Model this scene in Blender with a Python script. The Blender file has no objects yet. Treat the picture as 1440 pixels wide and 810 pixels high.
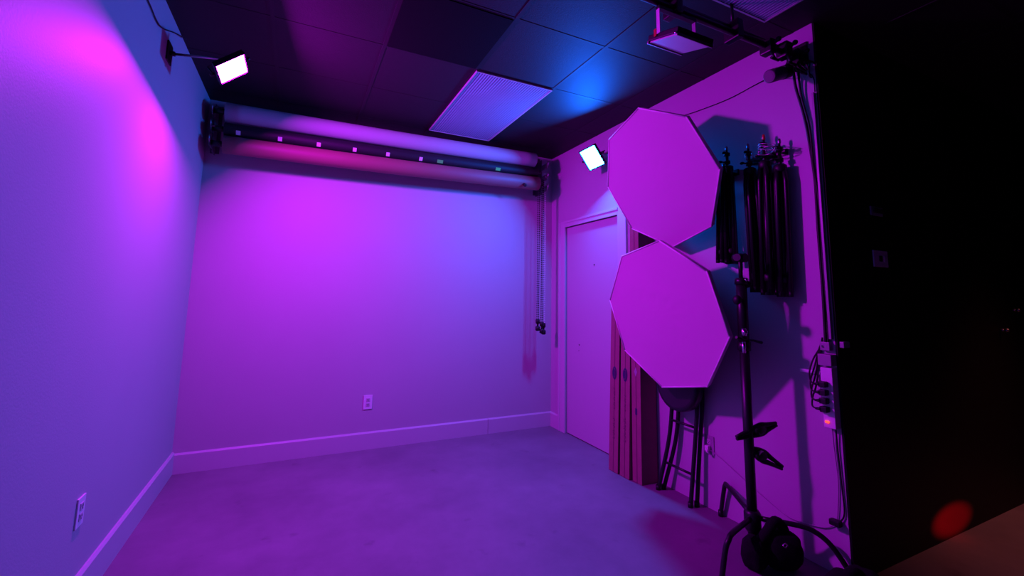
import bpy, bmesh, math, random
from mathutils import Vector, Matrix, noise

random.seed(7)
scene = bpy.context.scene
COL = scene.collection
V = Vector

# ------------------------------------------------------------------ camera
# yaw to the right, slight tilt up, slight roll; off-centre crop handled with shift
YAW, PITCH, ROLL, FPX = 0.45062, 0.12510, 0.01682, 617.84
cy_, sy_ = math.cos(YAW), math.sin(YAW)
fw = V((sy_*math.cos(PITCH), cy_*math.cos(PITCH), math.sin(PITCH)))
rt = V((cy_, -sy_, 0))
up = rt.cross(fw)
r2 = rt*math.cos(ROLL) + up*math.sin(ROLL)
u2 = -rt*math.sin(ROLL) + up*math.cos(ROLL)
cam_d = bpy.data.cameras.new('camera')
cam_d.sensor_width = 36.0
cam_d.lens = FPX/1440*36
cam_d.shift_y = -(405-339.9)/1440
cam_d.clip_start = 0.02
cam = bpy.data.objects.new('camera', cam_d)
m = Matrix((r2, u2, -fw)).transposed().to_4x4()
m.translation = V((0, 0, 1.3103))
cam.matrix_world = m
COL.objects.link(cam)
scene.camera = cam

# ------------------------------------------------------------------ exposure, world, lights
scene.view_settings.view_transform = 'Standard'
scene.view_settings.look = 'None'
scene.view_settings.gamma = 1.0
scene.view_settings.exposure = 0.0
scene.view_settings.use_curve_mapping = False
w = bpy.data.worlds.new('world'); scene.world = w; w.use_nodes = True
w.node_tree.nodes['Background'].inputs[0].default_value = (0.01, 0.006, 0.012, 1)
w.node_tree.nodes['Background'].inputs[1].default_value = 0.06

MAGENTA = (0.655, 0.003, 1.0)
BLUE = (0.002, 0.125, 1.0)
MAG_STRENGTH = 1060.0
BLUE_STRENGTH = 900.0

def spot(name, loc, target, color, energy, angle, blend, size):
    d = bpy.data.lights.new(name, 'SPOT'); d.color = color; d.energy = energy
    d.spot_size = angle; d.spot_blend = blend; d.shadow_soft_size = size
    o = bpy.data.objects.new(name, d); o.location = loc
    o.rotation_euler = (V(target)-V(loc)).to_track_quat('-Z', 'Y').to_euler()
    COL.objects.link(o); return o
# unseen red spot added to make the low glow on the black wall
rs = spot('red_spot_light', (3.55, 0.15, 0.14), (3.47, 1.31, 0.09), (1, 0.0, 0.01), 430, 0.38, 0.8, 0.01)
rs.scale = (1.25, .45, 1)
spot('warm_spot_light', (4.5, 0.2, 2.5), (4.1, 0.75, 0), (1, 0.20, 0.20), 95, 1.15, 1.0, 0.2)

# ------------------------------------------------------------------ room numbers
L, R, D, H, YE = -0.733, 2.454, 4.082, 2.84, 1.312

# ------------------------------------------------------------------ materials
def mat(name, color, rough=0.5, metal=0.0, bump=0.0, bscale=60, var=0.0, vscale=4, spec=0.5, sheen=0, emit=None, estr=0, alpha=None):
    m = bpy.data.materials.new(name); m.use_nodes = True
    nt = m.node_tree; b = nt.nodes['Principled BSDF']
    b.inputs['Base Color'].default_value = (*color, 1)
    b.inputs['Roughness'].default_value = rough
    b.inputs['Metallic'].default_value = metal
    b.inputs['Specular IOR Level'].default_value = spec
    if sheen: b.inputs['Sheen Weight'].default_value = sheen
    tc = nt.nodes.new('ShaderNodeTexCoord')
    if var > 0:
        n = nt.nodes.new('ShaderNodeTexNoise'); n.inputs['Scale'].default_value = vscale; n.inputs['Detail'].default_value = 6
        nt.links.new(tc.outputs['Object'], n.inputs['Vector'])
        cr = nt.nodes.new('ShaderNodeMapRange')
        cr.inputs['From Min'].default_value = .3; cr.inputs['From Max'].default_value = .7
        cr.inputs['To Min'].default_value = 1-var; cr.inputs['To Max'].default_value = 1+var
        nt.links.new(n.outputs['Fac'], cr.inputs['Value'])
        mx = nt.nodes.new('ShaderNodeVectorMath'); mx.operation = 'SCALE'
        mx.inputs[0].default_value = color
        nt.links.new(cr.outputs['Result'], mx.inputs['Scale'])
        nt.links.new(mx.outputs['Vector'], b.inputs['Base Color'])
    if bump > 0:
        n2 = nt.nodes.new('ShaderNodeTexNoise'); n2.inputs['Scale'].default_value = bscale; n2.inputs['Detail'].default_value = 4
        nt.links.new(tc.outputs['Object'], n2.inputs['Vector'])
        bp = nt.nodes.new('ShaderNodeBump'); bp.inputs['Strength'].default_value = bump; bp.inputs['Distance'].default_value = 0.01
        nt.links.new(n2.outputs['Fac'], bp.inputs['Height'])
        nt.links.new(bp.outputs['Normal'], b.inputs['Normal'])
    if emit:
        b.inputs['Emission Color'].default_value = (*emit, 1); b.inputs['Emission Strength'].default_value = estr
    return m

M = {}
M['wall'] = mat('white_wall_paint', (0.42, 0.42, 0.42), 0.55, bump=0.06, bscale=120, var=0.015, vscale=2, spec=0.35)
M['trim'] = mat('white_gloss_paint', (0.48, 0.48, 0.48), 0.32, bump=0.03, bscale=40)
M['door'] = mat('door_paint', (0.44, 0.42, 0.44), 0.42, bump=0.04, bscale=60)
M['blackwall'] = mat('black_wall_paint', (0.005, 0.0046, 0.005), 0.55, bump=0.08, bscale=100, spec=0.15)
M['ceil'] = mat('black_ceiling_tile', (0.013, 0.0095, 0.0115), 0.62, bump=0.15, bscale=160, var=0.08, vscale=20, spec=0.35)
M['ceil_dark'] = mat('matte_black_tile', (0.004, 0.004, 0.005), 0.85, bump=0.2, bscale=160, spec=0.1)
M['grid'] = mat('black_grid_metal', (0.013, 0.0095, 0.0115), 0.6, spec=0.35)
M['black'] = mat('black_metal', (0.008, 0.008, 0.009), 0.38, metal=0.0, spec=0.4)
M['black_plastic'] = mat('black_plastic', (0.006, 0.006, 0.007), 0.5, bump=0.05, spec=0.35)
M['black_fabric'] = mat('black_nylon', (0.007, 0.007, 0.008), 0.9, bump=0.4, bscale=300, spec=0.15)
M['vinyl'] = mat('black_vinyl', (0.010, 0.009, 0.012), 0.42, bump=0.08, bscale=200)
M['plate'] = mat('dark_grey_steel', (0.085, 0.075, 0.09), 0.5, bump=0.03)
M['chrome'] = mat('chrome', (0.75, 0.75, 0.76), 0.2, metal=1.0, var=0.03)
M['steel'] = mat('dull_steel', (0.35, 0.34, 0.35), 0.4, metal=1.0, var=0.05)
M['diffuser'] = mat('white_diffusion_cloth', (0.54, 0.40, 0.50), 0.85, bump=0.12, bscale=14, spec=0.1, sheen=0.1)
M['piping'] = mat('white_piping', (0.66, 0.66, 0.66), 0.6, bump=0.1, bscale=200)
M['white_paper'] = mat('white_paper', (0.38, 0.42, 0.42), 0.6, bump=0.05, bscale=8)
M['black_paper'] = mat('black_paper', (0.008, 0.009, 0.011), 0.6, bump=0.05, bscale=8)
M['brown_paper'] = mat('brown_paper', (0.24, 0.105, 0.095), 0.55, bump=0.05, bscale=8, var=0.05, vscale=2)
M['card'] = mat('cardboard', (0.27, 0.115, 0.135), 0.8, bump=0.15, bscale=40, var=0.06, vscale=14, spec=0.15)
M['card_ink'] = mat('dark_blue_ink', (0.02, 0.02, 0.07), 0.7)
M['card_faint'] = mat('faint_ink', (0.13, 0.045, 0.07), 0.8)
M['white_plastic'] = mat('white_plastic', (0.72, 0.72, 0.72), 0.35, bump=0.02)
M['grey_plastic'] = mat('grey_plastic', (0.30, 0.30, 0.31), 0.4, bump=0.02)
M['socket'] = mat('dark_slot', (0.02, 0.02, 0.02), 0.6)
M['green_tape'] = mat('green_tape', (0.10, 0.85, 0.10), 0.5, bump=0.05)
M['red_tape'] = mat('red_plastic', (0.5, 0.02, 0.02), 0.4)
M['flat_lens'] = mat('milky_diffuser', (0.55, 0.55, 0.57), 0.45, bump=0.02)
M['louvre'] = mat('white_louvre', (0.34, 0.46, 0.58), 0.35, bump=0.02)
M['red_led'] = mat('red_switch_glow', (0.5, 0.02, 0.02), 0.4, emit=(1, 0.06, 0.04), estr=2.2)
M['mag_led'] = mat('magenta_leds', (0, 0, 0), 0.5, emit=MAGENTA, estr=MAG_STRENGTH)
M['blue_led'] = mat('blue_leds', (0, 0, 0), 0.5, emit=BLUE, estr=BLUE_STRENGTH)

def floor_material():
    m = bpy.data.materials.new('sealed_concrete'); m.use_nodes = True
    nt = m.node_tree; b = nt.nodes['Principled BSDF']; b.inputs['Specular IOR Level'].default_value = 0.35
    tc = nt.nodes.new('ShaderNodeTexCoord')
    def nz(s, d, rough=.6):
        n = nt.nodes.new('ShaderNodeTexNoise'); n.inputs['Scale'].default_value = s; n.inputs['Detail'].default_value = d
        n.inputs['Roughness'].default_value = rough
        nt.links.new(tc.outputs['Object'], n.inputs['Vector']); return n
    n1, n2 = nz(1.7, 8), nz(9, 8, .7)
    mix = nt.nodes.new('ShaderNodeMath'); mix.operation = 'MULTIPLY_ADD'; mix.inputs[1].default_value = .35
    nt.links.new(n2.outputs['Fac'], mix.inputs[0]); nt.links.new(n1.outputs['Fac'], mix.inputs[2])
    cr = nt.nodes.new('ShaderNodeValToRGB')
    cr.color_ramp.elements[0].position = .45; cr.color_ramp.elements[0].color = (.13, .118, .13, 1)
    cr.color_ramp.elements[1].position = .9; cr.color_ramp.elements[1].color = (.195, .178, .19, 1)
    nt.links.new(mix.outputs[0], cr.inputs[0])
    # small pitted stains
    n3 = nz(5.5, 3, .5)
    st = nt.nodes.new('ShaderNodeMapRange'); st.inputs['From Min'].default_value = .66; st.inputs['From Max'].default_value = .76
    st.inputs['To Min'].default_value = 1; st.inputs['To Max'].default_value = .72
    nt.links.new(n3.outputs['Fac'], st.inputs['Value'])
    sc = nt.nodes.new('ShaderNodeVectorMath'); sc.operation = 'SCALE'
    nt.links.new(cr.outputs['Color'], sc.inputs[0]); nt.links.new(st.outputs['Result'], sc.inputs['Scale'])
    nt.links.new(sc.outputs['Vector'], b.inputs['Base Color'])
    rr = nt.nodes.new('ShaderNodeMapRange'); rr.inputs['To Min'].default_value = .42; rr.inputs['To Max'].default_value = .7
    nt.links.new(n1.outputs['Fac'], rr.inputs['Value']); nt.links.new(rr.outputs['Result'], b.inputs['Roughness'])
    bp = nt.nodes.new('ShaderNodeBump'); bp.inputs['Strength'].default_value = .12; bp.inputs['Distance'].default_value = .01
    nt.links.new(n2.outputs['Fac'], bp.inputs['Height']); nt.links.new(bp.outputs['Normal'], b.inputs['Normal'])
    return m
M['floor'] = floor_material()

# ------------------------------------------------------------------ mesh builder
def basis(d):
    d = V(d).normalized()
    a = d.cross(V((0, 0, 1)))
    if a.length < 1e-4: a = V((1, 0, 0))
    a.normalize(); return a, d.cross(a).normalized(), d

class MB:
    def __init__(s): s.bm = bmesh.new(); s.smooth = False
    def face(s, pts, mi=0):
        f = s.bm.faces.new([s.bm.verts.new(V(p)) for p in pts]); f.material_index = mi; return f
    def box(s, lo, hi, bev=0.0, mx=None, mi=0):
        x0, y0, z0 = lo; x1, y1, z1 = hi
        t = bmesh.new()
        bmesh.ops.create_cube(t, size=1)
        for v in t.verts:
            v.co = V(((x0+x1)/2+v.co.x*(x1-x0), (y0+y1)/2+v.co.y*(y1-y0), (z0+z1)/2+v.co.z*(z1-z0)))
        if bev > 0:
            bmesh.ops.bevel(t, geom=t.edges[:], offset=bev, segments=2, profile=.7, affect='EDGES')
        s.merge(t, mx, mi); return s
    def merge(s, t, mx=None, mi=0):
        if mx is not None: bmesh.ops.transform(t, matrix=mx, verts=t.verts)
        vm = {v: s.bm.verts.new(v.co) for v in t.verts}
        for f in t.faces:
            try:
                g = s.bm.faces.new([vm[v] for v in f.verts]); g.material_index = mi; g.smooth = f.smooth
            except ValueError: pass
        t.free()
    def obox(s, c, u, v, n, size, bev=0.0, mi=0):
        mx = Matrix((V(u), V(v), V(n))).transposed().to_4x4(); mx.translation = V(c)
        a, b, d = size
        return s.box((-a/2, -b/2, -d/2), (a/2, b/2, d/2), bev, mx, mi)
    def tube(s, pts, r, seg=10, cap=True, smooth=True, mi=0):
        pts = [V(p) for p in pts]; n = len(pts)
        rs = r if isinstance(r, (list, tuple)) else [r]*n
        rings = []; a = None
        for i, p in enumerate(pts):
            d = (pts[min(i+1, n-1)]-pts[max(i-1, 0)])
            if d.length < 1e-7: d = V((0, 0, 1))
            d.normalize()
            if a is None: a = basis(d)[0]
            a = (a - d*a.dot(d))
            if a.length < 1e-5: a = basis(d)[0]
            a.normalize(); b = d.cross(a)
            rings.append([s.bm.verts.new(p+(a*math.cos(2*math.pi*k/seg)+b*math.sin(2*math.pi*k/seg))*rs[i]) for k in range(seg)])
        for i in range(n-1):
            for k in range(seg):
                f = s.bm.faces.new((rings[i][k], rings[i][(k+1) % seg], rings[i+1][(k+1) % seg], rings[i+1][k]))
                f.smooth = smooth; f.material_index = mi
        if cap:
            f = s.bm.faces.new(rings[0][::-1]); f.material_index = mi
            f = s.bm.faces.new(rings[-1]); f.material_index = mi
        return s
    def cyl(s, a, b, r, seg=14, mi=0): return s.tube([a, b], r, seg, mi=mi)
    def ball(s, c, r, sc=(1, 1, 1), mx=None, sub=2, jitter=0.0, mi=0):
        t = bmesh.new(); bmesh.ops.create_icosphere(t, subdivisions=sub, radius=1)
        for v in t.verts:
            k = 1 + (noise.noise(v.co*2.2+V(c)*5)*jitter if jitter else 0)
            v.co = V((v.co.x*sc[0]*r*k, v.co.y*sc[1]*r*k, v.co.z*sc[2]*r*k))
        for f in t.faces: f.smooth = True
        m_ = Matrix.Translation(V(c)) if mx is None else Matrix.Translation(V(c)) @ mx
        s.merge(t, m_, mi); return s
    def build(s, name, material, parent=None):
        me = bpy.data.meshes.new(name)
        bmesh.ops.recalc_face_normals(s.bm, faces=s.bm.faces)
        s.bm.to_mesh(me); s.bm.free()
        for mm in (material if isinstance(material, (list, tuple)) else [material]): me.materials.append(mm)
        o = bpy.data.objects.new(name, me); COL.objects.link(o)
        if parent is not None:
            o.parent = parent
            q = parent; off = V((0, 0, 0))
            while q is not None: off += q.location; q = q.parent
            for v in me.vertices: v.co -= off
        return o

def recenter(o, base):
    """move an unparented mesh object's origin to base"""
    b = V(base)
    for v in o.data.vertices: v.co -= b
    o.location = b; return o

def tag(o, label=None, cat=None, group=None, kind=None):
    if label: o['label'] = label
    if cat: o['category'] = cat
    if group: o['group'] = group
    if kind: o['kind'] = kind
    return o
def empty(name, loc, label, cat, group=None):
    o = bpy.data.objects.new(name, None); o.location = loc; o.empty_display_size = .05
    COL.objects.link(o); return tag(o, label, cat, group)
def struct(o): o['kind'] = 'structure'; return o
def copy_tree(o, parent=None):
    c = o.copy(); COL.objects.link(c); c.parent = parent
    for ch in [x for x in bpy.data.objects if x.parent == o]: copy_tree(ch, c)
    return c
def smooth_path(pts, k=6):
    pts = [V(p) for p in pts]; out = []
    P = [2*pts[0]-pts[1]]+pts+[2*pts[-1]-pts[-2]]
    for i in range(1, len(P)-2):
        for j in range(k):
            t = j/k; a, b, c, d = P[i-1:i+3]
            out.append(.5*((2*b)+(c-a)*t+(2*a-5*b+4*c-d)*t*t+(3*b-a-3*c+d)*t**3))
    out.append(pts[-1]); return out

# ------------------------------------------------------------------ room shell
mb = MB(); mb.box((-1.0, -3.0, -0.12), (6.6, 4.3, 0)); struct(mb.build('floor', M['floor']))
mb = MB(); mb.box((L-.14, -3.0, 0), (L, D+.14, H)); struct(mb.build('wall_left', M['wall']))
mb = MB(); mb.box((L, D, 0), (R+.15, D+.14, H)); struct(mb.build('wall_back', M['wall']))
# right wall with a door opening
DY0, DY1, DZ = 2.962, 3.800, 2.035
mb = MB()
mb.box((R, YE+.006, 0), (R+.15, DY0, H)); mb.box((R, DY1, 0), (R+.15, D, H)); mb.box((R, DY0, DZ), (R+.15, DY1, H))
struct(mb.build('wall_right', M['wall']))
mb = MB(); mb.box((R+.001, YE-.004, 0), (6.6, YE+.006, H)); mb.box((R+.15, YE+.006, 0), (6.6, YE+.14, H)); struct(mb.build('wall_front', M['blackwall']))
mb = MB(); mb.box((-1.0, -3.0, H), (6.6, 4.3, H+.12)); struct(mb.build('ceiling', M['ceil']))

# ceiling grid: thin black T bars, tiles 0.61 m
T = 0.61
gx = [0.381+T*k for k in range(-1, 11)]; gy = [2.648+T*k for k in range(-9, 3)]
TX0, TX1, TY0, TY1 = gx[2], gx[3], gy[9], gy[9]+2*T    # fluorescent panel
LX0, LX1, LY0, LY1 = gx[3], gx[4], gy[7]-2*T, gy[7]
mb = MB()
mb_h = H-.0025
for x in gx:
    if L < x < 6.5: mb.box((x-.011, -3.0, mb_h), (x+.011, D if x < R else YE, H-.0001))
for y in gy:
    x1 = R if y > YE else 6.5
    segs = [(L, x1)]
    if TY0 < y-.05 and y < TY1-.05: segs = [(L, TX0), (TX1, x1)]
    if LY0 < y-.05 and y < LY1-.05: segs = [(L, LX0), (LX1, x1)]
    for a, b in segs: mb.box((a, y-.011, mb_h+.0008), (b, y+.011, H-.0002))
struct(mb.build('trim_1', M['grid']))

# baseboards
def baseboard(name, a, b, n, h=.14, t=.014):
    a, b, n = V(a), V(b), V(n)
    mb = MB(); prof = [(0, 0), (t, 0), (t, h-.012), (t*.45, h), (0, h)]
    ra = [mb.bm.verts.new(a+n*p[0]+V((0, 0, p[1]))) for p in prof]; rb = [mb.bm.verts.new(b+n*p[0]+V((0, 0, p[1]))) for p in prof]
    for i in range(5): mb.bm.faces.new((ra[i], ra[(i+1) % 5], rb[(i+1) % 5], rb[i]))
    mb.bm.faces.new(ra); mb.bm.faces.new(rb[::-1])
    return struct(mb.build(name, M['trim']))
baseboard('baseboard_left', (L, -3, 0), (L, D-.0005, 0), (1, 0, 0), .152, .016)
baseboard('baseboard_back', (L+.016, D, 0), (1.742, D, 0), (0, -1, 0), .142)
baseboard('baseboard_back', (1.746, D, 0), (R, D, 0), (0, -1, 0), .142)
baseboard('baseboard_right', (R, D-.015, 0), (R, DY1+.115, 0), (-1, 0, 0), .142)

# door: casing, slab nearly flush
mb = MB()
cw = .11
mb.box((R-.016, DY1-.004, 0), (R, DY1+cw, DZ+.06), .003)
mb.box((R-.022, DY1+cw-.028, 0), (R-.014, DY1+cw, DZ+.06), .003)
mb.box((R-.016, DY0-cw, 0), (R, DY0+.004, DZ+.06), .003)
mb.box((R-.022, DY0-cw, 0), (R-.014, DY0-cw+.028, DZ+.06), .003)
mb.box((R-.016, DY0-.004, DZ-.004), (R-.0004, DY1+.004, DZ+.06), .003)
mb.box((R-.022, DY0-.004, DZ+.038), (R-.014, DY1+.004, DZ+.06), .003)
struct(mb.build('trim_2', M['trim']))
door = MB().box((R+.012, DY0+.006, .008), (R+.052, DY1-.006, DZ-.010), .002).build('door_1', M['door']); struct(door)
k = MB(); k.tube([(R+.012, DY0+.062, .94), (R+.006, DY0+.062, .94)], .03, 20); k.cyl((R+.008, DY0+.062, .94), (R-.012, DY0+.062, .94), .011); k.ball((R-.022, DY0+.062, .94), .024, (.6, 1, 1))
k.build('door_knob', M['steel'], door)
k = MB(); k.cyl((R+.013, 3.334, 1.62), (R+.009, 3.334, 1.62), .007); k.build('peephole', M['socket'], door)
mb = MB(); mb.cyl((R+.013, 3.579, .866), (R+.009, 3.579, .866), .006); mb.cyl((R+.013, 3.585, .81), (R+.009, 3.585, .81), .004); mb.build('screw_hole', M['socket'], door)

# ------------------------------------------------------------------ ceiling tile and fluorescent panels
o = MB().box((gx[1]+.012, gy[8]+.012, H-.006), (gx[2]-.012, gy[9]-.012, H-.0001)).build('ceiling_tile', M['ceil_dark'])
recenter(o, ((gx[1]+gx[2])/2, (gy[8]+gy[9])/2, H))
tag(o, 'square matte black ceiling tile, darker than the glossy tiles around it, beside the ribbed light panel', 'ceiling tile')

def troffer(x0, x1, y0, y1, label):
    t = empty('ceiling_light_panel', ((x0+x1)/2, (y0+y1)/2, H), label, 'ceiling light')
    f = MB(); b = .014; z0, z1 = H-.012, H-.0002
    for lo, hi in (((x0+.004, y0+.004, z0), (x0+b, y1-.004, z1)), ((x1-b, y0+.004, z0), (x1-.004, y1-.004, z1)), ((x0+b, y0+.004, z0), (x1-b, y0+b, z1)), ((x0+b, y1-b, z0), (x1-b, y1-.004, z1))):
        f.box(lo, hi)
    f.build('frame', M['trim'], t)
    g = MB(); n = 30; xs = x0+b; w_ = (x1-x0-2*b)/n; zl, zh = H-.009, H-.0015
    for i in range(n):
        a = xs+i*w_
        prof = [(a, zh), (a+w_*.30, zh), (a+w_*.42, zl), (a+w_*.90, zl), (a+w_, zh)]
        for (xa, za), (xb, zb) in zip(prof, prof[1:]):
            g.face([(xa, y0+b, za), (xb, y0+b, zb), (xb, y1-b, zb), (xa, y1-b, za)])
    g.build('ribbed_lens', M['louvre'], t)
    return t
troffer(TX0, TX1, TY0, TY1, 'unlit white ribbed fluorescent panel in the ceiling above the paper rolls')
troffer(LX0, LX1, LY0, LY1, 'unlit ribbed fluorescent panel cut off by the top edge, nearer the black wall')

# ------------------------------------------------------------------ LED light panels
def led(name, C, n, u, v, wd, ht, emat, label, anchor, hold):
    C, n, u, v = V(C), V(n).normalized(), V(u).normalized(), V(v).normalized()
    t = empty(name, C, label, 'light panel')
    b = MB(); b.obox(C-n*.014, u, v, n, (wd+.016, ht+.016, .020), .003)
    b.build('housing', M['black_plastic'], t)
    b = MB()
    for sx in (-1, 1): b.obox(C+u*sx*(wd/2+.006), u, v, n, (.008, ht+.020, .012), .001)
    for sy in (-1, 1): b.obox(C+v*sy*(ht/2+.006), u, v, n, (wd+.004, .008, .012), .001)
    b.build('bezel', M['black_plastic'], t)
    e = MB(); e.face([C+u*a*wd/2+v*c*ht/2+n*.0015 for a, c in ((-1, -1), (1, -1), (1, 1), (-1, 1))])
    eo = e.build('led_face', emat, t)
    # yoke and knobs
    y = MB()
    p = [C+u*(wd/2+.022)-n*.015, C+u*(wd/2+.022)-n*.065, C-u*(wd/2+.022)-n*.065, C-u*(wd/2+.022)-n*.015]
    for a, c in zip(p, p[1:]): y.tube([a, c], .0045, 8)
    y.build('yoke', M['black'], t)
    for s_ in (-1, 1):
        kk = MB(); kk.cyl(C+u*s_*(wd/2+.014)-n*.015, C+u*s_*(wd/2+.040)-n*.015, .009, 12)
        kk.build('tilt_knob', M['black_plastic'], t)
    a = MB(); anchor = V(anchor); q = C-n*.066
    a.tube([q, q+(anchor-q)*.12+V((0, 0, .0)), anchor], .007, 10)
    a.ball(q, .013)
    a.build('arm', M['steel'], t)
    hold(t, anchor)
    return t
def plate_left(t, a):
    p = MB(); p.box((L, a.y-.045, a.z-.055), (L+.008, a.y+.045, a.z+.055), .002); p.cyl((L+.006, a.y, a.z), (L+.030, a.y, a.z), .014)
    p.build('wall_plate', M['black'], t)
def plate_right(t, a):
    p = MB(); p.box((R-.008, a.y-.03, a.z-.05), (R, a.y+.03, a.z+.05), .002); p.cyl((R-.006, a.y, a.z), (R-.030, a.y, a.z), .014)
    p.build('wall_plate', M['black'], t)
led('led_light_panel', (-.429, 2.889, 2.600), (.659, -.079, -.748), (.751, .035, .659), (-.026, -.996, .083), .160, .186,
    M['mag_led'], 'glowing pink led light panel on a rod from the left wall', (L+.030, 2.90, 2.622), plate_left)
nB = V((-.766, -.219, -.604)); uB = V((.184, -.976, .120)); vB = nB.cross(uB)
led('led_light_panel', (2.270, 3.090, 2.546), nB, uB, vB, .170, .182,
    M['blue_led'], 'glowing blue-white led light panel on the right wall over the door', (R-.030, 3.03, 2.60), plate_right)

# cable on left wall to the pink lamp
pts = [(L+.006, 1.9, 2.70), (L+.006, 2.477, 2.668), (L+.006, 2.62, 2.655), (L+.006, 2.727, 2.672), (L+.007, 2.95, 2.77), (L+.02, 3.12, 2.832)]
o = MB().tube(smooth_path(pts), .0035, 8).build('thin_cable', M['black_plastic']); recenter(o, pts[1])
tag(o, 'thin black cord crossing the top of the left wall above the pink lamp mount', 'cord')

# ------------------------------------------------------------------ backdrop rolls on the back wall
ROLLY = 3.86
def bracket(x, side, label):
    t = empty('roll_bracket', (x, D, 2.55), label, 'bracket', 'hook brackets at the two ends of the backdrop rolls')
    p = MB(); p.box((x-.030, D-.012, 2.40), (x+.030, D, 2.79), .002)
    p.build('back_plate', M['plate'], t)
    for z in (2.675, 2.555, 2.435):
        h = MB()
        h.box((x-.003, ROLLY-.030, z-.036), (x+.003, ROLLY+.090, z+.022), .002)
        arc = [(x, ROLLY-.055*math.sin(a)+.0, z-.015-.03*math.cos(a)+.03) for a in [k_*math.pi/8-math.pi/4 for k_ in range(9)]]
        h.tube(arc, .0045, 8); h.cyl((x-.012, ROLLY, z), (x+.022, ROLLY, z), .006, 10)
        h.build('hook', M['steel'], t)
    f = MB(); f.box((x-.004, ROLLY+.085, 2.385), (x+.004, D-.010, 2.76), .003)
    f.build('side_plate', M['plate'], t)
    return t
bracket(-.665, -1, 'black hook bracket holding the rolls in the left back corner')
bracket(2.245, 1, 'black hook bracket holding the rolls near the door corner')

def roll(name, z0, z1, r, x0, x1, m, label, y=ROLLY, core=True):
    t = empty(name, ((x0+x1)/2, y, (z0+z1)/2), label, 'paper roll')
    a, b = V((x0, y, z0)), V((x1, y, z1)); d = (b-a).normalized()
    p = MB()
    # spiral-wound roll: outer turn ends in a hanging lip
    N = 48; seg = 24
    prof = []
    for k_ in range(N):
        ang = 2*math.pi*k_/N; rr = r*(1+.012*k_/N)
        prof.append(V((0, rr*math.cos(ang), rr*math.sin(ang))))
    ring0 = [p.bm.verts.new(a+q) for q in prof]
    rings = [ring0]
    for j in range(1, seg+1):
        c = a+(b-a)*j/seg; sag = -.008*math.sin(math.pi*j/seg)
        rings.append([p.bm.verts.new(c+q+V((0, 0, sag))) for q in prof])
    for j in range(seg):
        for k_ in range(N):
            f = p.bm.faces.new((rings[j][k_], rings[j][(k_+1) % N], rings[j+1][(k_+1) % N], rings[j+1][k_])); f.smooth = k_ != N-1
    p.bm.faces.new(rings[0][::-1]); p.bm.faces.new(rings[-1])
    p.build('paper', m, t)
    c = MB(); c.cyl(a-d*.075, a+d*.02, .022, 16); c.build('core', M['black'], t)
    c = MB(); c.cyl(b-d*.02, b+d*.055, .022, 16); c.build('core', M['black'], t)
    return t
RL, RR_ = -.585, 2.108
roll('backdrop_roll', 2.680, 2.714, .072, RL, RR_, M['white_paper'], 'white paper backdrop roll, topmost of the three under the ceiling')
t = roll('backdrop_roll', 2.548, 2.590, .0525, RL, RR_+.035, M['black_paper'], 'black paper backdrop roll with small white tapes, between the white and brown rolls', y=ROLLY+.02)
for i, x in enumerate((-.489, -.205, .077, .357, .633, .925)):
    ff = (x-RL)/(RR_+.035-RL); z = 2.548+ff*.042-.008*math.sin(math.pi*ff)
    q = MB(); c = V((x, ROLLY+.02-.0466, z-.0272)); q.obox(c, (1, 0, 0), (0, .5, -.86), (0, -.86, -.5), (.030, .034, .003), .0006)
    q.build('white_tape', M['white_plastic'], t)
for x, wd in ((1.104, .055), (1.69, .05)):
    ff = (x-RL)/(RR_+.035-RL); z = 2.548+ff*.042-.008*math.sin(math.pi*ff)
    q = MB(); q.obox((x, ROLLY+.02-.0466, z-.0272), (1, 0, 0), (0, .5, -.86), (0, -.86, -.5), (wd, .030, .003), .0006)
    q.build('green_tape', M['green_tape'], t)
t = roll('backdrop_roll', 2.424, 2.470, .068, RL+.004, RR_+.045, M['brown_paper'], 'reddish brown paper backdrop roll, lowest of the three')
q = MB(); q.cyl((1.96, ROLLY-.050, 2.430), (1.96, ROLLY-.085, 2.412), .014); q.ball((1.96, ROLLY-.085, 2.412), .017); q.build('clamp_knob', M['black_plastic'], t)

# bead chains and their weights (each chain with its weight is one thing)
def chain(x, y, z0, z1, m, label):
    t = empty('bead_chain', (x, y, z1), label, 'chain')
    mb = MB()
    for dx in (-.009, .009):
        mb.tube([(x+dx, y, z1), (x+dx, y, z0)], .0018, 6)
        z = z1
        while z > z0:
            mb.tube([(x+dx, y, z+.006), (x+dx, y, z+.003), (x+dx, y, z-.003), (x+dx, y, z-.006)], [.001, .0062, .0062, .001], 6, cap=False); z -= .022
    mb.build('beads', m, t)
    g = MB()
    g.tube([(x, y, z0+.012), (x, y, z0+.006), (x, y, z0-.030), (x, y, z0-.036)], [.012, .021, .021, .012], 16)
    g.tube([(x, y, z0-.036), (x, y, z0-.060)], .010, 12)
    g.tube([(x, y, z0-.058), (x, y, z0-.064), (x, y, z0-.098), (x, y, z0-.104)], [.012, .023, .023, .012], 16)
    g.build('chain_weight', M['black_plastic'], t)
    return t
chain(2.172, 3.872, 1.085, 2.44, M['black_plastic'], 'black bead chain with a round weight hanging left of the other two')
chain(2.214, 3.864, 1.06, 2.52, M['black_plastic'], 'black bead chain with a round weight hanging in the middle')
chain(2.256, 3.90, 1.045, 2.60, M['white_plastic'], 'pale bead chain with a black weight hanging nearest the door')

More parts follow.
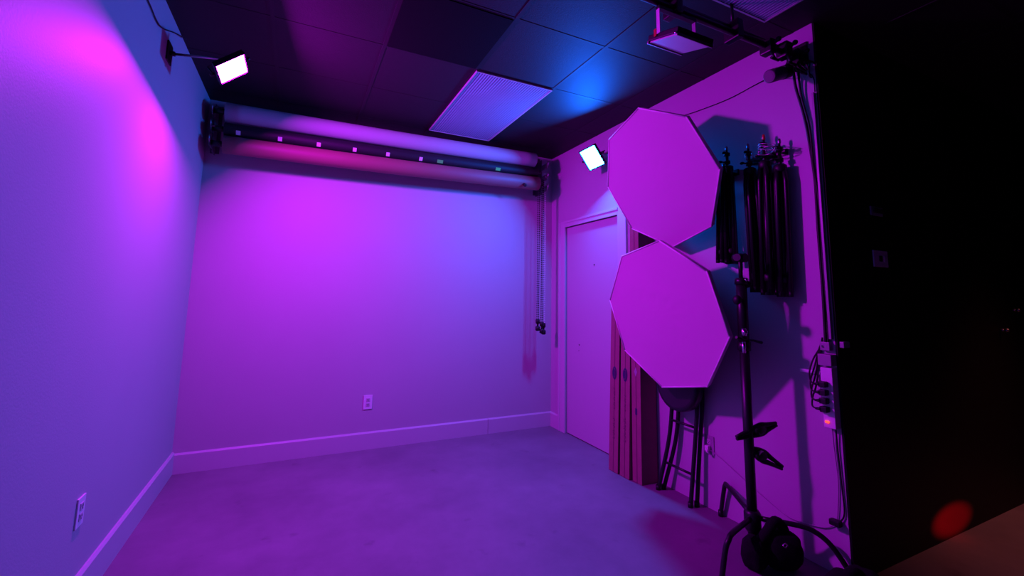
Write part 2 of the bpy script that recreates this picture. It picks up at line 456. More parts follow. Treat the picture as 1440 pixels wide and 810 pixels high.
# ------------------------------------------------------------------ outlets
def outlet(c, n, u, label, pm='white_plastic'):
    c, n, u = V(c), V(n), V(u)
    t = empty('wall_outlet', c, label, 'outlet')
    b = MB(); b.obox(c+n*.003, u, (0, 0, 1), n, (.072, .116, .006), .002); b.build('cover_plate', M[pm], t)
    for dz in (.02, -.02):
        s_ = MB(); s_.obox(c+n*.0072+V((0, 0, dz)), u, (0, 0, 1), n, (.030, .028, .003), .001); r_ = s_.build('receptacle', M['trim'], t)
        h = MB()
        for du in (-.006, .006): h.obox(c+n*.0090+V((0, 0, dz+.003))+u*du, u, (0, 0, 1), n, (.0025, .009, .001))
        h.obox(c+n*.0090+V((0, 0, dz-.007)), u, (0, 0, 1), n, (.005, .005, .001))
        h.build('slots', M['socket'], r_)
    return t
outlet((.617, D, .388), (0, -1, 0), (1, 0, 0), 'white duplex outlet low on the back wall')
outlet((L, 2.475, .417), (1, 0, 0), (0, -1, 0), 'white duplex outlet low on the left wall')
outlet((R, 2.103, .390), (-1, 0, 0), (0, 1, 0), 'outlet low on the right wall with a plug in it', 'grey_plastic')

# ------------------------------------------------------------------ octagonal softboxes
def softbox(C, n, u, v, r, label, depth, seed):
    C, n, u, v = V(C), V(n).normalized(), V(u).normalized(), V(v).normalized()
    t = empty('octagonal_softbox', C, label, 'softbox')
    def vert(k_, rad=r): return C+(u*math.cos(-math.pi/4*k_)+v*math.sin(-math.pi/4*k_))*rad
    # front cloth: sector grid, slightly sagging between the ribs with soft folds
    p = MB(); NR = 16; NS = 6
    rings = []
    for i in range(NR+1):
        f_ = i/NR; ring = []
        for k_ in range(8):
            a, b = vert(k_, r*f_*.992), vert(k_+1, r*f_*.992)
            for j in range(NS):
                q = a+(b-a)*j/NS
                l = q-C; x, y = l.dot(u), l.dot(v)
                fold = .004*noise.noise(V((x*3+seed, y*3, seed)))+.0016*noise.noise(V((x*11, y*2.0+seed, 1)))
                crease = -.004*math.exp(-((x-.10)/.006)**2)-.003*math.exp(-((y+.12)/.006)**2)
                edge = 1-f_**6
                ring.append(q+n*((fold+crease)*edge - .006*edge))
        rings.append(ring)
    vs = [[p.bm.verts.new(q) for q in rg] for rg in rings[1:]]
    c0 = p.bm.verts.new(C-n*.006); m_ = len(vs[0])
    for k_ in range(m_):
        f = p.bm.faces.new((c0, vs[0][k_], vs[0][(k_+1) % m_])); f.smooth = True
    for i in range(len(vs)-1):
        for k_ in range(m_):
            f = p.bm.faces.new((vs[i][k_], vs[i][(k_+1) % m_], vs[i+1][(k_+1) % m_], vs[i+1][k_])); f.smooth = True
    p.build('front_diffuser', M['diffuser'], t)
    e = MB()
    for k_ in range(8): e.tube([vert(k_), vert(k_+1)], .0052, 8)
    for k_ in range(8): e.ball(vert(k_), .0065, sub=1)
    e.build('white_piping', M['piping'], t)
    lp = MB()
    for k_ in range(8):
        lp.face([vert(k_, r*1.004)-n*.002, vert(k_+1, r*1.004)-n*.002, vert(k_+1, r*.999)-n*.030, vert(k_, r*.999)-n*.030])
    lp.build('white_lip', M['piping'], t)
    s_ = MB(); B = C-n*depth; rb = .085
    for k_ in range(8):
        mid = [(.0, 1.0), (.12, .985), (.5, .78), (.8, .46), (1.0, rb/r)]
        for (d0, f0), (d1, f1) in zip(mid, mid[1:]):
            def pt(kk, d_, f_): return vert(kk, r*f_*.995)-n*(depth*d_+.003)
            s_.face([pt(k_, d0, f0), pt(k_+1, d0, f0), pt(k_+1, d1, f1), pt(k_, d1, f1)])
    bmesh.ops.remove_doubles(s_.bm, verts=s_.bm.verts, dist=1e-5)
    s_.build('black_shell', M['black_fabric'], t)
    rr = MB(); rr.tube([B, B-n*.018], rb+.004, 24); rr.build('speed_ring', M['steel'], t)
    rr = MB(); tip = V((R-.004, B.y, B.z-.02)); rr.tube([B-n*.018, tip], .012, 10); rr.box((R-.006, B.y-.04, B.z-.06), (R, B.y+.04, B.z+.02), .002); rr.build('wall_mount', M['black'], t)
    return t
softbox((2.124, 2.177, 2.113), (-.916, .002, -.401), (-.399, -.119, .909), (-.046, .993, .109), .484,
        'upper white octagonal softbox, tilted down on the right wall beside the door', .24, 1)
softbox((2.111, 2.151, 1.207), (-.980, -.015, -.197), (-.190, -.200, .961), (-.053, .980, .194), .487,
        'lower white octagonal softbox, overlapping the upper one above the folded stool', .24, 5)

# ------------------------------------------------------------------ folded stool
t = empty('folding_stool', (2.37, 2.29, 0), 'black folding stool leaning flat on the right wall under the lower softbox', 'stool')
s_ = MB()
cc = V((2.345, 2.240, .752)); ax = V((-1, 0, .06)).normalized()
s_.tube([cc-ax*.034, cc-ax*.028, cc+ax*.005, cc+ax*.028, cc+ax*.036], [.165, .176, .178, .172, .150], 40)
s_.build('seat', M['vinyl'], t)
s_ = MB(); s_.cyl(cc-ax*.034, cc-ax*.046, .150, 32); s_.build('seat_board', M['black'], t)
def leg(pts, r=.0135):
    l_ = MB(); l_.tube(smooth_path(pts), r, 12); l_.build('leg', M['black'], t)
    f_ = MB(); p = V(pts[-1]); f_.cyl(p+V((0, 0, .03)), p+V((0, 0, 0)), r+.003, 12); return f_
leg_sets = [[(2.402, 2.345, .80), (2.39, 2.350, .60), (2.375, 2.375, .35), (2.352, 2.462, .0)],
            [(2.435, 2.322, .80), (2.425, 2.325, .60), (2.412, 2.350, .35), (2.395, 2.455, .0)],
            [(2.402, 2.135, .80), (2.39, 2.138, .60), (2.375, 2.155, .35), (2.350, 2.180, .0)],
            [(2.437, 2.130, .80), (2.428, 2.132, .60), (2.412, 2.148, .35), (2.398, 2.172, .0)]]
for ps in leg_sets: leg(ps).build('rubber_foot', M['black_plastic'], t)
for z in (.49, .20):
    y0 = 2.352 if z > .4 else 2.405; y1 = 2.150 if z > .4 else 2.170
    q = MB(); q.tube([(2.380 if z > .4 else 2.363, y0, z), (2.380 if z > .4 else 2.360, y1, z)], .008, 10); q.build('stretcher', M['black'], t)

# ------------------------------------------------------------------ tall cardboard boxes
def carton(x, y0, y1, depth, h, label, logo, texts, tilt):
    cx, cyy = x+depth/2, (y0+y1)/2
    t = empty('cardboard_box', (cx, cyy, 0), label, 'box', 'tall cardboard boxes leaning beside the door')
    wd = y1-y0
    b = MB(); b.box((-depth/2, -wd/2, 0), (depth/2, wd/2, h), .003)
    bo = b.build('carton', M['card'], None); bo.parent = t
    s_ = MB(); s_.box((-depth/2-.0008, -.004, .0), (-depth/2, .004, h-.002)); so = s_.build('tape_seam', M['card_faint'], None); so.parent = t
    if logo:
        g = MB(); zc = logo; n_ = 28
        out = [(-depth/2-.0012, .026*math.cos(2*math.pi*k_/n_), zc+.050*math.sin(2*math.pi*k_/n_)) for k_ in range(n_)]
        inn = [(-depth/2-.0004, q[1], q[2]) for q in out]
        vo = [g.bm.verts.new(q) for q in out]; vi = [g.bm.verts.new(q) for q in inn]
        g.bm.faces.new(vo)
        for k_ in range(n_): g.bm.faces.new((vo[k_], vo[(k_+1) % n_], vi[(k_+1) % n_], vi[k_]))
        go = g.build('round_logo', M['card_ink'], None); go.parent = t
        g = MB(); X = -depth/2-.0017   # pale swirl inside the disc
        pts = [(X, .010*math.cos(a), zc+.022*math.sin(a)+(.012 if a < math.pi else -.012)) for a in [k_*math.pi/8 for k_ in range(2, 15)]]
        g.tube(pts, .0022, 6); go = g.build('logo_swirl', M['card_faint'], None); go.parent = t
    for (z0, n_, gap, sz) in texts:
        g = MB(); z = z0
        for i in range(n_):     # a column of illegible printed characters
            X = -depth/2-.0006; o_ = random.uniform(-.002, .002)
            g.box((X-.0004, -sz+o_, z), (X, -sz+.006+o_, z+gap*.62)); g.box((X-.0004, -sz+o_, z+(gap*.5 if i % 2 else 0)), (X, sz+o_, z+(gap*.5 if i % 2 else 0)+.006))
            z += gap
        go = g.build('print', M['card_faint'] if sz < .02 else M['card_ink'], None); go.parent = t
    t.rotation_euler = (0, tilt, 0)
    return t
carton(2.262, 2.785, 2.892, .125, 1.26, 'tall cardboard box with a round logo, nearest the door', .73, [(.24, 6, .026, .011), (.46, 8, .020, .010)], .035)
carton(2.268, 2.664, 2.768, .130, 1.24, 'tall cardboard box with a round logo, middle of the three', .735, [(.25, 7, .026, .012), (.47, 6, .02, .009)], .030)
c3 = carton(2.290, 2.556, 2.652, .150, 2.02, 'tallest cardboard box with a small diamond mark, nearest the stool', 0, [], .006)
g = MB(); X = -.075-.0012
g.face([(X, .016, .775), (X, 0, .740), (X, -.016, .775), (X, 0, .810)]); go = g.build('diamond_mark', M['grey_plastic'], None); go.parent = c3
g = MB(); g.box((X, -.010, .470), (X+.0008, .010, .515)); go = g.build('stamp', M['card_ink'], None); go.parent = c3

# ------------------------------------------------------------------ rolling stand with turtle legs
PX, PY = 2.197, 1.634
t = empty('light_stand', (PX, PY, 0), 'thick black steel light stand with bent legs standing by the right wall', 'light stand')
def stem(a, b, r, n_=24):
    q = MB(); q.cyl((PX, PY, a), (PX, PY, b), r, n_); return q
stem(.10, 1.08, .0245).build('column', M['black'], t)
q = stem(1.06, 1.425, .0275); q.tube([(PX, PY, 1.40), (PX, PY, 1.435)], [.034, .030], 20); q.tube([(PX, PY, 1.045), (PX, PY, 1.09)], [.033, .033], 20); q.build('upper_column', M['black'], t)
q = stem(1.42, 1.57, .0105); q.build('riser', M['black'], t)
q = MB(); q.cyl((PX-.052, PY-.02, 1.545), (PX+.055, PY+.008, 1.545), .020, 16); q.cyl((PX, PY-.035, 1.545), (PX, PY+.035, 1.545), .024, 16); q.build('grip_head', M['black'], t)
q = MB(); q.cyl((PX-.03, PY, 1.420), (PX+.045, PY, 1.405), .010); q.ball((PX+.052, PY, 1.402), .020); q.build('top_knob', M['black_plastic'], t)
q = MB(); q.ball((PX+.002, PY-.03, 1.425), .011); q.build('chrome_bolt', M['chrome'], t)
q = MB(); q.cyl((PX-.02, PY-.01, 1.315), (PX-.055, PY-.02, 1.315), .009); q.ball((PX-.066, PY-.02, 1.315), .024, (.8, 1, 1.1)); q.build('collar_knob', M['black_plastic'], t)
q = MB(); q.cyl((PX-.032, PY-.028, 1.125), (PX-.034, PY-.028, 1.165), .014); q.ball((PX-.033, PY-.032, 1.145), .016); q.build('chrome_latch', M['chrome'], t)
q = MB(); q.cyl((PX-.036, PY-.025, 1.035), (PX-.036, PY-.025, 1.095), .010); q.build('chrome_spigot', M['chrome'], t)
q = MB(); q.tube([(PX-.085, PY-.02, 1.118), (PX-.03, PY-.02, 1.105), (PX+.05, PY-.02, 1.098), (PX+.115, PY-.02, 1.085)], [.008, .006, .006, .009], 10); q.build('tightening_handle', M['black'], t)
q = MB(); q.tube([(PX, PY, .135), (PX, PY, .15), (PX, PY, .225), (PX, PY, .24)], [.030, .040, .040, .030], 20); q.build('hub', M['black'], t)
q = MB(); q.ball((PX-.045, PY-.02, .20), .008); q.build('chrome_screw', M['chrome'], t)
hub = V((PX, PY, .205))
legs = [[hub+V((-.03, -.01, 0)), V((1.960, 1.568, .203)), V((1.915, 1.553, .190)), V((1.893, 1.556, .150)), V((1.862, 1.560, .0135))],
        [hub+V((.02, .03, .005)), V((2.400, 1.940, .210)), V((2.414, 1.966, .200)), V((2.420, 1.982, .170)), V((2.430, 2.020, .0135))],
        [hub+V((.02, -.03, 0)), V((2.320, 1.475, .208)), V((2.360, 1.420, .195)), V((2.392, 1.365, .150)), V((2.418, 1.310, .060)), V((2.425, 1.285, .0135))]]
for ps in legs:
    q = MB(); q.tube(smooth_path(ps, 5), .0125, 12); lo = q.build('leg', M['black'], t)
    e = ps[-1]; q = MB(); q.tube([e+V((0, 0, .02)), e+V((0, 0, -.0125))], .0150, 12); q.build('rubber_foot', M['black_plastic'], lo)

# spring clamps gripping the column
def spring_clamp(z, ang_up, ln, label, jaw, sy):
    t = empty('spring_clamp', (PX, PY, z), label, 'clamp')
    d = V((math.cos(ang_up)*.92, -.25, math.sin(ang_up))).normalized(); up_ = V((-d.z, 0, d.x)).normalized()
    p0 = V((PX+.026, PY-.02, z))
    for s_ in (1, -1):
        q = MB()
        pts = [p0+up_*s_*.006-d*jaw, p0+up_*s_*.012-d*(jaw*.4), p0+up_*s_*.022+d*ln*.25, p0+up_*s_*.014+d*ln*.55, p0+up_*s_*.006+d*ln]
        q.tube(smooth_path(pts, 4), [.008+.006*math.sin(math.pi*i_/16) for i_ in range(17)], 10); q.build('handle', M['black_plastic'], t)
    q = MB(); q.cyl(p0+d*.018+V((0, -.018, 0)), p0+d*.018+V((0, .018, 0)), .020, 16); q.build('pivot_spring', M['steel'] if jaw < .03 else M['black'], t)
    q = MB(); q.ball(p0+d*.035, .034, (1.5, .6, .9)); q.build('body', M['black_plastic'], t)
    return t
spring_clamp(.628, .24, .135, 'upper black spring clamp gripping the thick light stand', .115, 1)
spring_clamp(.525, -.50, .170, 'lower black spring clamp hanging off the thick light stand', .02, 1)

# sandbags
def sandbag(name, lobes, strap, label, sr=.024):
    t = empty(name, (lobes[0][0][0], lobes[0][0][1], 0), label, 'sandbag')
    for i, (c, sc, rz) in enumerate(lobes):
        q = MB(); tb = bmesh.new(); bmesh.ops.create_icosphere(tb, subdivisions=4, radius=1)
        for v in tb.verts:
            p = v.co.copy()
            p = V([math.copysign(abs(a)**.72, a) for a in p])
            kk = 1+.10*noise.noise(p*1.6+V(c)*9)+.04*noise.noise(p*5+V(c)*3)
            p = V((p.x*sc[0]*kk, p.y*sc[1]*kk, p.z*sc[2]*kk)); v.co = p
        lowz = min(v.co.z for v in tb.verts)
        for v in tb.verts: v.co.z = max(v.co.z, -c[2]+.001)
        for f in tb.faces: f.smooth = True
        q.merge(tb, Matrix.Translation(V(c)) @ Matrix.Rotation(rz, 4, 'Z')); q.build('bag', M['black_fabric'], t)
    q = MB(); q.tube(smooth_path(strap, 5), sr, 10); q.build('strap', M['black_fabric'], t)
    return t
t = sandbag('sandbag', [((2.128, 1.580, .075), (.060, .055, .075), .2), ((2.262, 1.535, .085), (.096, .070, .086), -.5)],
        [(2.13, 1.57, .11), (2.185, 1.55, .17), (2.235, 1.54, .215), (2.28, 1.53, .185), (2.29, 1.52, .12)], 'black saddle sandbag slumped over the foot of the thick light stand')
bx = V((2.163, 1.455, .160))
q = MB(); q.tube([bx, bx+V((.018, 0, .004)), bx+V((.034, 0, -.008)), bx+V((.018, 0, -.016)), bx], .003, 8); q.build('chrome_buckle', M['chrome'], t)
sandbag('sandbag', [((2.215, 1.215, .070), (.10, .08, .075), .1), ((2.345, 1.215, .060), (.085, .075, .070), .5)],
        [(2.22, 1.22, .125), (2.28, 1.22, .135), (2.33, 1.22, .11)], 'low black sandbag at the bottom edge, by the corner of the black wall')

# ------------------------------------------------------------------ folded stands hanging on the right wall
def folded_stand(name, x, y, z0, z1, lean, label, grp, nl=4, rot=0.0, red=False):
    h = z1-z0
    t = empty(name, (x, y, z0), label, 'folded stand', grp)
    def P(dx, dy, f_): return V((x+dx, y+dy+lean*f_, z0+h*f_))
    q = MB(); q.tube([P(0, 0, .0), P(0, 0, .80)], .016, 12); q.tube([P(0, 0, .78), P(0, 0, .93)], .0095, 12); q.tube([P(0, 0, .92), P(0, 0, .965)], .0065, 12); q.build('column', M['black'], t)
    q = MB(); q.tube([P(0, 0, .965), P(0, 0, .97), P(0, 0, .985), P(0, 0, 1.0)], [.006, .009, .009, .006], 12); q.build('spigot', M['red_tape'] if red else M['steel'], t)
    for k_ in range(nl):
        a = rot+2*math.pi*k_/nl; dx, dy = .030*math.cos(a), .030*math.sin(a)
        q = MB(); q.tube([P(dx*.7, dy*.7, .80), P(dx, dy, .72), P(dx*1.15, dy*1.15, .02)], .0125, 10); lo = q.build('leg', M['black'], t)
        q = MB(); q.tube([P(dx*1.15, dy*1.15, .035), P(dx*1.15, dy*1.15, .0)], .0125, 10); q.build('rubber_foot', M['black_plastic'], lo)
        q = MB(); q.tube([P(dx*.5, dy*.5, .12), P(dx*.95, dy*.95, .42)], .004, 6); q.build('brace', M['steel'], lo)
    for f_, rr in ((.80, .034), (.10, .030)):
        q = MB(); q.tube([P(0, 0, f_-.02), P(0, 0, f_-.012), P(0, 0, f_+.022), P(0, 0, f_+.03)], [rr*.8, rr, rr, rr*.7], 14); q.build('collar', M['black_plastic'], t)
    for f_, sg in ((.86, 1), (.93, -1)):
        q = MB(); q.tube([P(0, 0, f_-.012), P(0, 0, f_+.012)], .018, 12); q.cyl(P(-.012, 0, f_), P(-.040, sg*.012, f_), .005); q.ball(P(-.045, sg*.014, f_), .012, (1, 1.2, .7)); q.build('clamp_knob', M['black_plastic'], t)
    return t
gA = None
folded_stand('folded_light_stand', 2.395, 1.895, 1.545, 2.18, -.03, 'black folded light stand hanging close behind the upper softbox', gA, rot=.4, nl=4)
folded_stand('folded_light_stand', 2.400, 1.842, 1.535, 2.285, .0, 'taller black folded light stand hanging just right of the upper softbox', gA, rot=1.3)
gB = None
folded_stand('folded_light_stand', 2.395, 1.672, 1.36, 2.255, .02, 'black folded light stand, leftmost of the right-hand cluster on the wall', gB, rot=.2)
folded_stand('folded_light_stand', 2.385, 1.598, 1.345, 2.275, -.015, 'black folded light stand with a red tip, in the middle of the wall cluster', gB, rot=.8, red=True)
folded_stand('folded_light_stand', 2.395, 1.520, 1.335, 2.225, -.02, 'black folded light stand, rightmost of the wall cluster', gB, rot=1.5)
# flat folded stand with a bent top, seen against the wall
def hook_rail(y0, y1, z, label):
    t = empty('wall_hook_rail', (R, (y0+y1)/2, z), label, 'hook rail')
    q = MB(); q.box((R-.014, y0, z-.018), (R, y1, z+.018), .002); q.build('rail', M['black'], t)
    y = y0+.03
    while y < y1:
        q = MB(); q.tube(smooth_path([(R-.012, y, z), (R-.055, y, z-.005), (R-.080, y, z-.002), (R-.088, y, z+.028)], 4), .004, 8); q.build('hook', M['steel'], t); y += (y1-y0-.06)/4.001
    return t
hook_rail(1.49, 1.72, 2.155, 'black wall rail with steel hooks holding the right-hand stands')
hook_rail(1.80, 1.93, 2.115, 'black wall rail with hooks holding the stands behind the softbox')
# coil of wire and clips round the stand tops
q = MB()
for k_ in range(3):
    pts = [(2.335+.01*math.sin(a*3+k_), 1.535+.055*math.cos(a), 2.155+.016*k_+.020*math.sin(a+k_)) for a in [j*math.pi/8 for j in range(17)]]
    q.tube(pts, .0028, 6)
o = q.build('wire_coil', M['steel']); recenter(o, (2.335, 1.535, 2.155)); tag(o, 'small coil of shiny wire looped round the tops of the folded stands', 'wire')

# ------------------------------------------------------------------ overhead rail from wall to wall
RY = 1.385
t = empty('overhead_rail', (.86, RY, 2.66), 'black double tube rail running under the ceiling to the right wall', 'rail')
for z, y, nm in ((2.655, RY, 'lower_tube'), (2.705, RY+.035, 'upper_tube')):
    MB().cyl((L+.012, y, z), (R-.012, y, z), .0165, 18).build(nm, M['black'], t)
for x, s_ in ((L, 1), (R, -1)):
    MB().box((min(x, x+s_*.012), RY-.04, 2.615), (max(x, x+s_*.012), RY+.075, 2.745), .003).build('end_plate', M['black'], t)
for x in (.1, 1.50, 1.92):
    q = MB(); q.box((x-.02, RY-.026, 2.630), (x+.02, RY+.062, 2.730), .006); q.cyl((x, RY+.02, 2.72), (x, RY+.02, H-.001), .008); q.build('hanger', M['black'], t)

# flat fixture hanging on the rail, unlit
t = empty('flat_panel_lamp', (1.502, 1.372, 2.475), 'unlit flat panel lamp hanging face down from the overhead rail', 'lamp')
fu = V((1, 0, 0)); fv = V((0, .956, .293)); fn = V((0, -.293, .956))
fc = V((1.502, 1.372, 2.475))
MB().obox(fc+fn*.018, fu, fv, fn, (.218, .184, .026), .004).build('housing', M['black_plastic'], t)
MB().obox(fc+fn*.002, fu, fv, fn, (.202, .168, .007), .001).build('diffuser', M['flat_lens'], t)
for s_ in (-1, 1):
    MB().obox(fc+fv*s_*.091-fn*.001, fu, fv, fn, (.218, .007, .012), .001).build('edge_rail', M['steel'], t)
for dx, z0 in ((-.113, 2.505), (.113, 2.50)):
    q = MB(); q.obox((fc.x+dx, 1.385, (z0+2.636)/2), (1, 0, 0), (0, 1, 0), (0, 0, 1), (.004, .020, 2.636-z0), .001); q.build('hanger_strap', M['white_plastic'] if dx < 0 else M['grey_plastic'], t)
q = MB(); q.box((1.385, 1.372, 2.622), (1.62, 1.397, 2.637), .002); q.build('yoke_bar', M['black'], t)
for dx in (-.113, .113):
    q = MB(); q.ball(fc+fu*dx-fv*.088+fn*.004, .006, sub=1); q.build('corner_screw', M['chrome'], t)
q = MB(); q.box((1.386, 1.398, 2.500), (1.391, 1.412, 2.535)); q.build('red_label', M['red_tape'], t)

# clamps, spot lamp and cable knot at the wall end of the rail
def super_clamp(x, z, label, s=1.0):
    t = empty('rail_clamp', (x, RY, z), label, 'clamp')
    q = MB(); q.box((x-.024*s, RY-.034, z-.045*s), (x+.024*s, RY+.030, z+.030*s), .007); q.build('body', M['black'], t)
    q = MB(); q.cyl((x, RY-.02, z-.040*s), (x, RY-.035, z-.085*s), .007); q.tube([(x-.03, RY-.036, z-.088*s), (x+.03, RY-.036, z-.088*s)], .007, 10); q.build('handle', M['black'], t)
    q = MB(); q.cyl((x, RY-.032, z), (x, RY-.060, z+.01), .009); q.ball((x, RY-.062, z+.01), .014); q.build('knob', M['black_plastic'], t)
    return t
super_clamp(2.16, 2.655, 'black clamp on the overhead rail, left of the small spot lamp')
super_clamp(2.30, 2.675, 'black clamp on the overhead rail above the small spot lamp', 1.1)
super_clamp(2.40, 2.655, 'black clamp on the overhead rail closest to the right wall', 1.2)
t = empty('spot_lamp', (2.30, 1.42, 2.565), 'small dark cylindrical spot lamp below the rail end by the right wall', 'lamp')
a, b = V((2.222, 1.425, 2.520)), V((2.375, 1.415, 2.585)); d = (b-a).normalized()
q = MB(); q.tube([a, a+d*.004, a+d*.11, a+d*.115], [.031, .036, .036, .030], 24); q.build('barrel', M['plate'], t)
q = MB(); q.tube([a-d*.001, a+d*.002], .024, 24); q.build('lens', M['plate'], t)
q = MB(); q.tube([a+d*.112, b, b+d*.04+V((0, 0, .02))], [.038, .038, .026], 16); q.build('rear_cap', M['black'], t)
q = MB(); q.tube([b-d*.02+V((0, 0, .02)), V((2.37, 1.40, 2.640))], .010, 10); q.build('mount_arm', M['black'], t)
q = MB()
for k_ in range(5):
    rr = .035+.006*k_; cx_, cz_ = 2.385+.010*k_, 2.585-.004*k_
    pts = [(cx_+rr*math.cos(a_), 1.36-.010*k_+.014*math.sin(2*a_+k_), cz_+rr*.75*math.sin(a_)) for a_ in [j*math.pi/9 for j in range(19)]]
    q.tube(pts, .0042, 8)
o = q.build('cable_coil', M['black_plastic']); recenter(o, (2.39, 1.36, 2.585)); tag(o, 'loops of black cable bunched at the wall end of the overhead rail', 'cable')

# cable bundle down the wall
def wire(name, pts, r, m, label, cat='cable', k=6, group=None):
    o = MB().tube(smooth_path(pts, k), r, 8).build(name, m); recenter(o, pts[0]); return tag(o, label, cat, group)
wire('cable', [(2.40, 1.40, 2.60), (2.425, 1.408, 2.50), (2.436, 1.385, 2.35), (2.440, 1.368, 2.20), (2.440, 1.350, 1.96), (2.440, 1.352, 1.70), (2.440, 1.350, 1.40), (2.438, 1.352, 1.17), (2.436, 1.352, 1.09)], .0075, M['black_plastic'], 'thickest black cable running down the right wall from the rail to the power strip')
wire('cable', [(2.41, 1.38, 2.60), (2.428, 1.385, 2.45), (2.438, 1.358, 2.25), (2.440, 1.352, 2.05), (2.438, 1.336, 1.80), (2.440, 1.340, 1.50), (2.440, 1.336, 1.20), (2.436, 1.346, 1.07)], .0055, M['black_plastic'], 'thinner black cable twisting beside the thick one down the right wall')
o = MB().box((R-.022, 1.322, 1.125), (R-.0005, 1.334, 2.435), .002).build('cable_trunking', M['grey_plastic']); recenter(o, (R-.01, 1.328, 1.125))
tag(o, 'narrow grey vertical cable trunking at the edge of the right wall', 'trunking')
wire('cable', [(2.448, 2.30, 2.640), (2.449, 2.279, 2.652), (2.449, 2.10, 2.632), (2.449, 1.85, 2.618), (2.449, 1.65, 2.632), (2.43, 1.57, 2.625), (2.33, 1.47, 2.56), (2.222, 1.43, 2.55)], .003, M['black_plastic'], 'thin cord along the top of the right wall to the small spot lamp', 'cord')
wire('cable', [(2.42, 1.40, 2.60), (2.440, 1.36, 2.575), (2.447, 1.325, 2.52), (2.446, 1.322, 2.44)], .003, M['black_plastic'], 'short thin cord curving from the rail end to the grey trunking', 'cord')

# power strip
t = empty('power_strip', (R, 1.335, .70), 'white power strip mounted upright on the right wall edge with a red switch', 'power strip')
MB().box((R-.046, 1.318, .695), (R-.001, 1.372, .985), .004).build('body', M['white_plastic'], t)
MB().box((R-.050, 1.316, .995), (R-.001, 1.378, 1.050), .003).build('end_cap', M['grey_plastic'], t)
for i in range(4):
    z = .905-i*.040
    q = MB(); q.box((R-.050, 1.338, z-.010), (R-.044, 1.360, z+.010), .001); q.build('socket', M['socket'], t)
q = MB(); q.box((R-.054, 1.345, .718), (R-.045, 1.362, .728), .002); q.build('red_switch', M['red_led'], t)
for i in range(4):
    z = .905-i*.040
    p = empty('power_plug', (R-.06, 1.35, z), ['topmost black plug in the power strip', 'second black plug from the top of the power strip', 'third black plug from the top of the power strip', 'lowest black plug in the power strip, just above the red switch'][i], 'plug', 'black plugs in the power strip')
    q = MB(); q.box((R-.082, 1.336, z-.014), (R-.050, 1.368, z+.014), .005); q.tube([(R-.075, 1.362, z), (R-.075, 1.39, z-.003)], [.010, .005], 10); q.build('plug_body', M['black_plastic'], p)
    q = MB(); q.tube(smooth_path([(R-.075, 1.388, z-.003), (R-.07, 1.408, z+.008), (R-.045, 1.425-.003*i, z+.05), (R-.02, 1.418-.003*i, z+.11), (R-.012, 1.395-.006*i, 1.06+.012*i), (R-.014, 1.368, 1.10+.01*i)], 5), .0042, 8); q.build('plug_cord', M['black_plastic'], p)
# cable connectors above the strip
t = empty('cable_clip', (R, 1.345, 1.08), 'clear plastic cable clip bunching the cables above the power strip', 'clip')
q = MB(); q.box((R-.030, 1.330, 1.068), (R-.001, 1.375, 1.110), .004); q.build('clip_body', M['grey_plastic'], t)
q = MB(); q.ball((R-.034, 1.362, 1.088), .006); q.build('clip_screw', M['chrome'], t)
o = MB().obox((2.493, YE-.016, 1.100), (1, 0, 0), (0, 1, 0), (0, 0, 1), (.055, .022, .030), .004).build('door_stop', M['grey_plastic']); recenter(o, (2.493, YE-.005, 1.10))
tag(o, 'small dull grey bracket sticking out at the edge of the black wall', 'bracket')
o = MB().box((R-.016, 1.395, .942), (R-.0005, 1.492, .958), .002).build('wall_bracket', M['white_plastic']); recenter(o, (R-.008, 1.44, .95))
tag(o, 'small white horizontal strip on the right wall, left of the power strip', 'bracket')

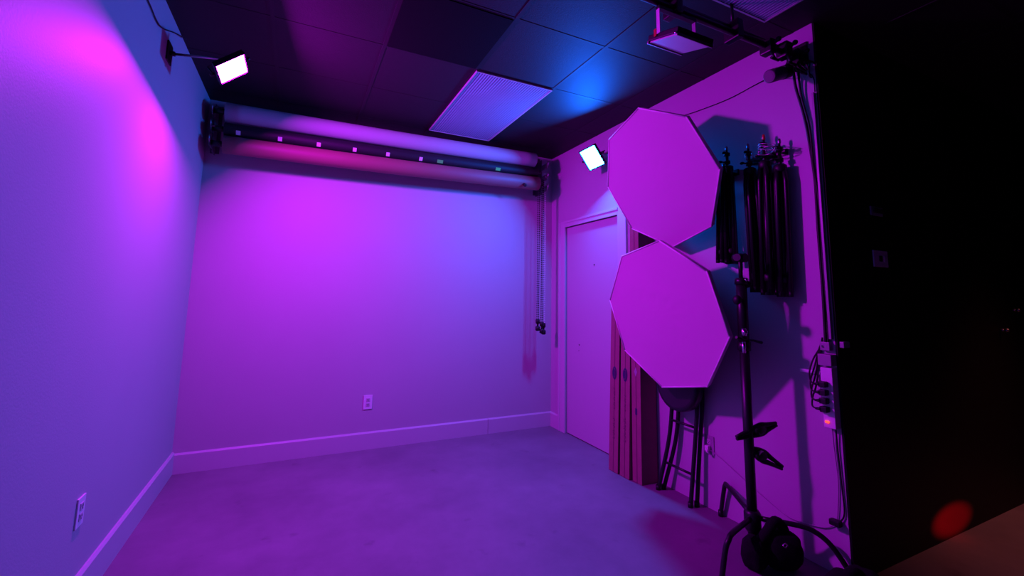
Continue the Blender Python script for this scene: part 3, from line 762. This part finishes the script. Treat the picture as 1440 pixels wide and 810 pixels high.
# cords down to the floor and along to the outlet
wire('thin_cable', [(2.436, 1.350, .700), (2.444, 1.352, .60), (2.446, 1.345, .45), (2.446, 1.352, .34), (2.446, 1.362, .265), (2.446, 1.372, .235), (2.446, 1.420, .198), (2.446, 1.49, .180), (2.446, 1.58, .168), (2.446, 1.65, .180), (2.446, 1.75, .218), (2.446, 1.872, .270), (2.446, 2.02, .335), (2.440, 2.085, .362), (2.425, 2.103, .378)], .0026, M['grey_plastic'], 'thin cord sagging along the right wall from the power strip to the outlet', 'cord')
wire('thin_cable', [(2.436, 1.334, .700), (2.444, 1.336, .60), (2.446, 1.330, .42), (2.446, 1.328, .30), (2.440, 1.350, .252)], .0035, M['black_plastic'], 'short cord hanging straight below the power strip', 'cord')
o = MB().box((R-.040, 1.338, .236), (R-.008, 1.385, .262), .006).build('cord_connector', M['black_plastic']); recenter(o, (R-.02, 1.36, .24)); tag(o, 'small black cord connector hanging low on the right wall at the corner', 'connector')
p = empty('power_plug', (R-.02, 2.103, .372), 'white plug in the outlet low on the right wall', 'plug')
MB().box((R-.034, 2.089, .355), (R-.010, 2.117, .388), .005).build('plug_body', M['white_plastic'], p)
MB().tube([(R-.030, 2.103, .372), (R-.040, 2.095, .355), (R-.030, 2.080, .345)], [.007, .006, .004], 8).build('strain_relief', M['white_plastic'], p)

# ------------------------------------------------------------------ things on the black wall
def switch_plate(name, x0, x1, z0, z1, label, m, two):
    yw = YE-.004
    t = empty(name, ((x0+x1)/2, yw, (z0+z1)/2), label, 'switch')
    MB().box((x0, yw-.008, z0), (x1, yw, z1), .003).build('cover_plate', m, t)
    if two:
        MB().box((x0+.05, yw-.014, z0+.030), (x0+.075, yw-.007, z1-.030), .002).build('toggle', M['socket'], t)
        MB().box((x0+.100, yw-.012, z0+.028), (x0+.125, yw-.007, z1-.028), .002).build('toggle', m, t)
    else:
        MB().box((x0+.012, yw-.018, z0+.015), (x1-.012, yw-.007, z1-.012), .003).build('dial', M['socket'], t)
switch_plate('light_switch', 2.850, 2.995, 1.510, 1.602, 'pale light switch plate on the black wall', M['white_plastic'], True)
switch_plate('thermostat', 2.862, 2.985, 1.800, 1.852, 'dim narrow control box above the light switch on the black wall', M['grey_plastic'], False)
for x, z, lb in ((4.407, 1.14, 'tiny round metal knob on the black wall, the lower one'), (4.643, 1.277, 'tiny round metal knob on the black wall, the upper one')):
    q = MB(); q.cyl((x, YE-.003, z), (x, YE-.03, z), .008); q.ball((x, YE-.038, z), .014); o = q.build('metal_stud', M['steel']); recenter(o, (x, YE-.004, z)); tag(o, lb, 'knob')
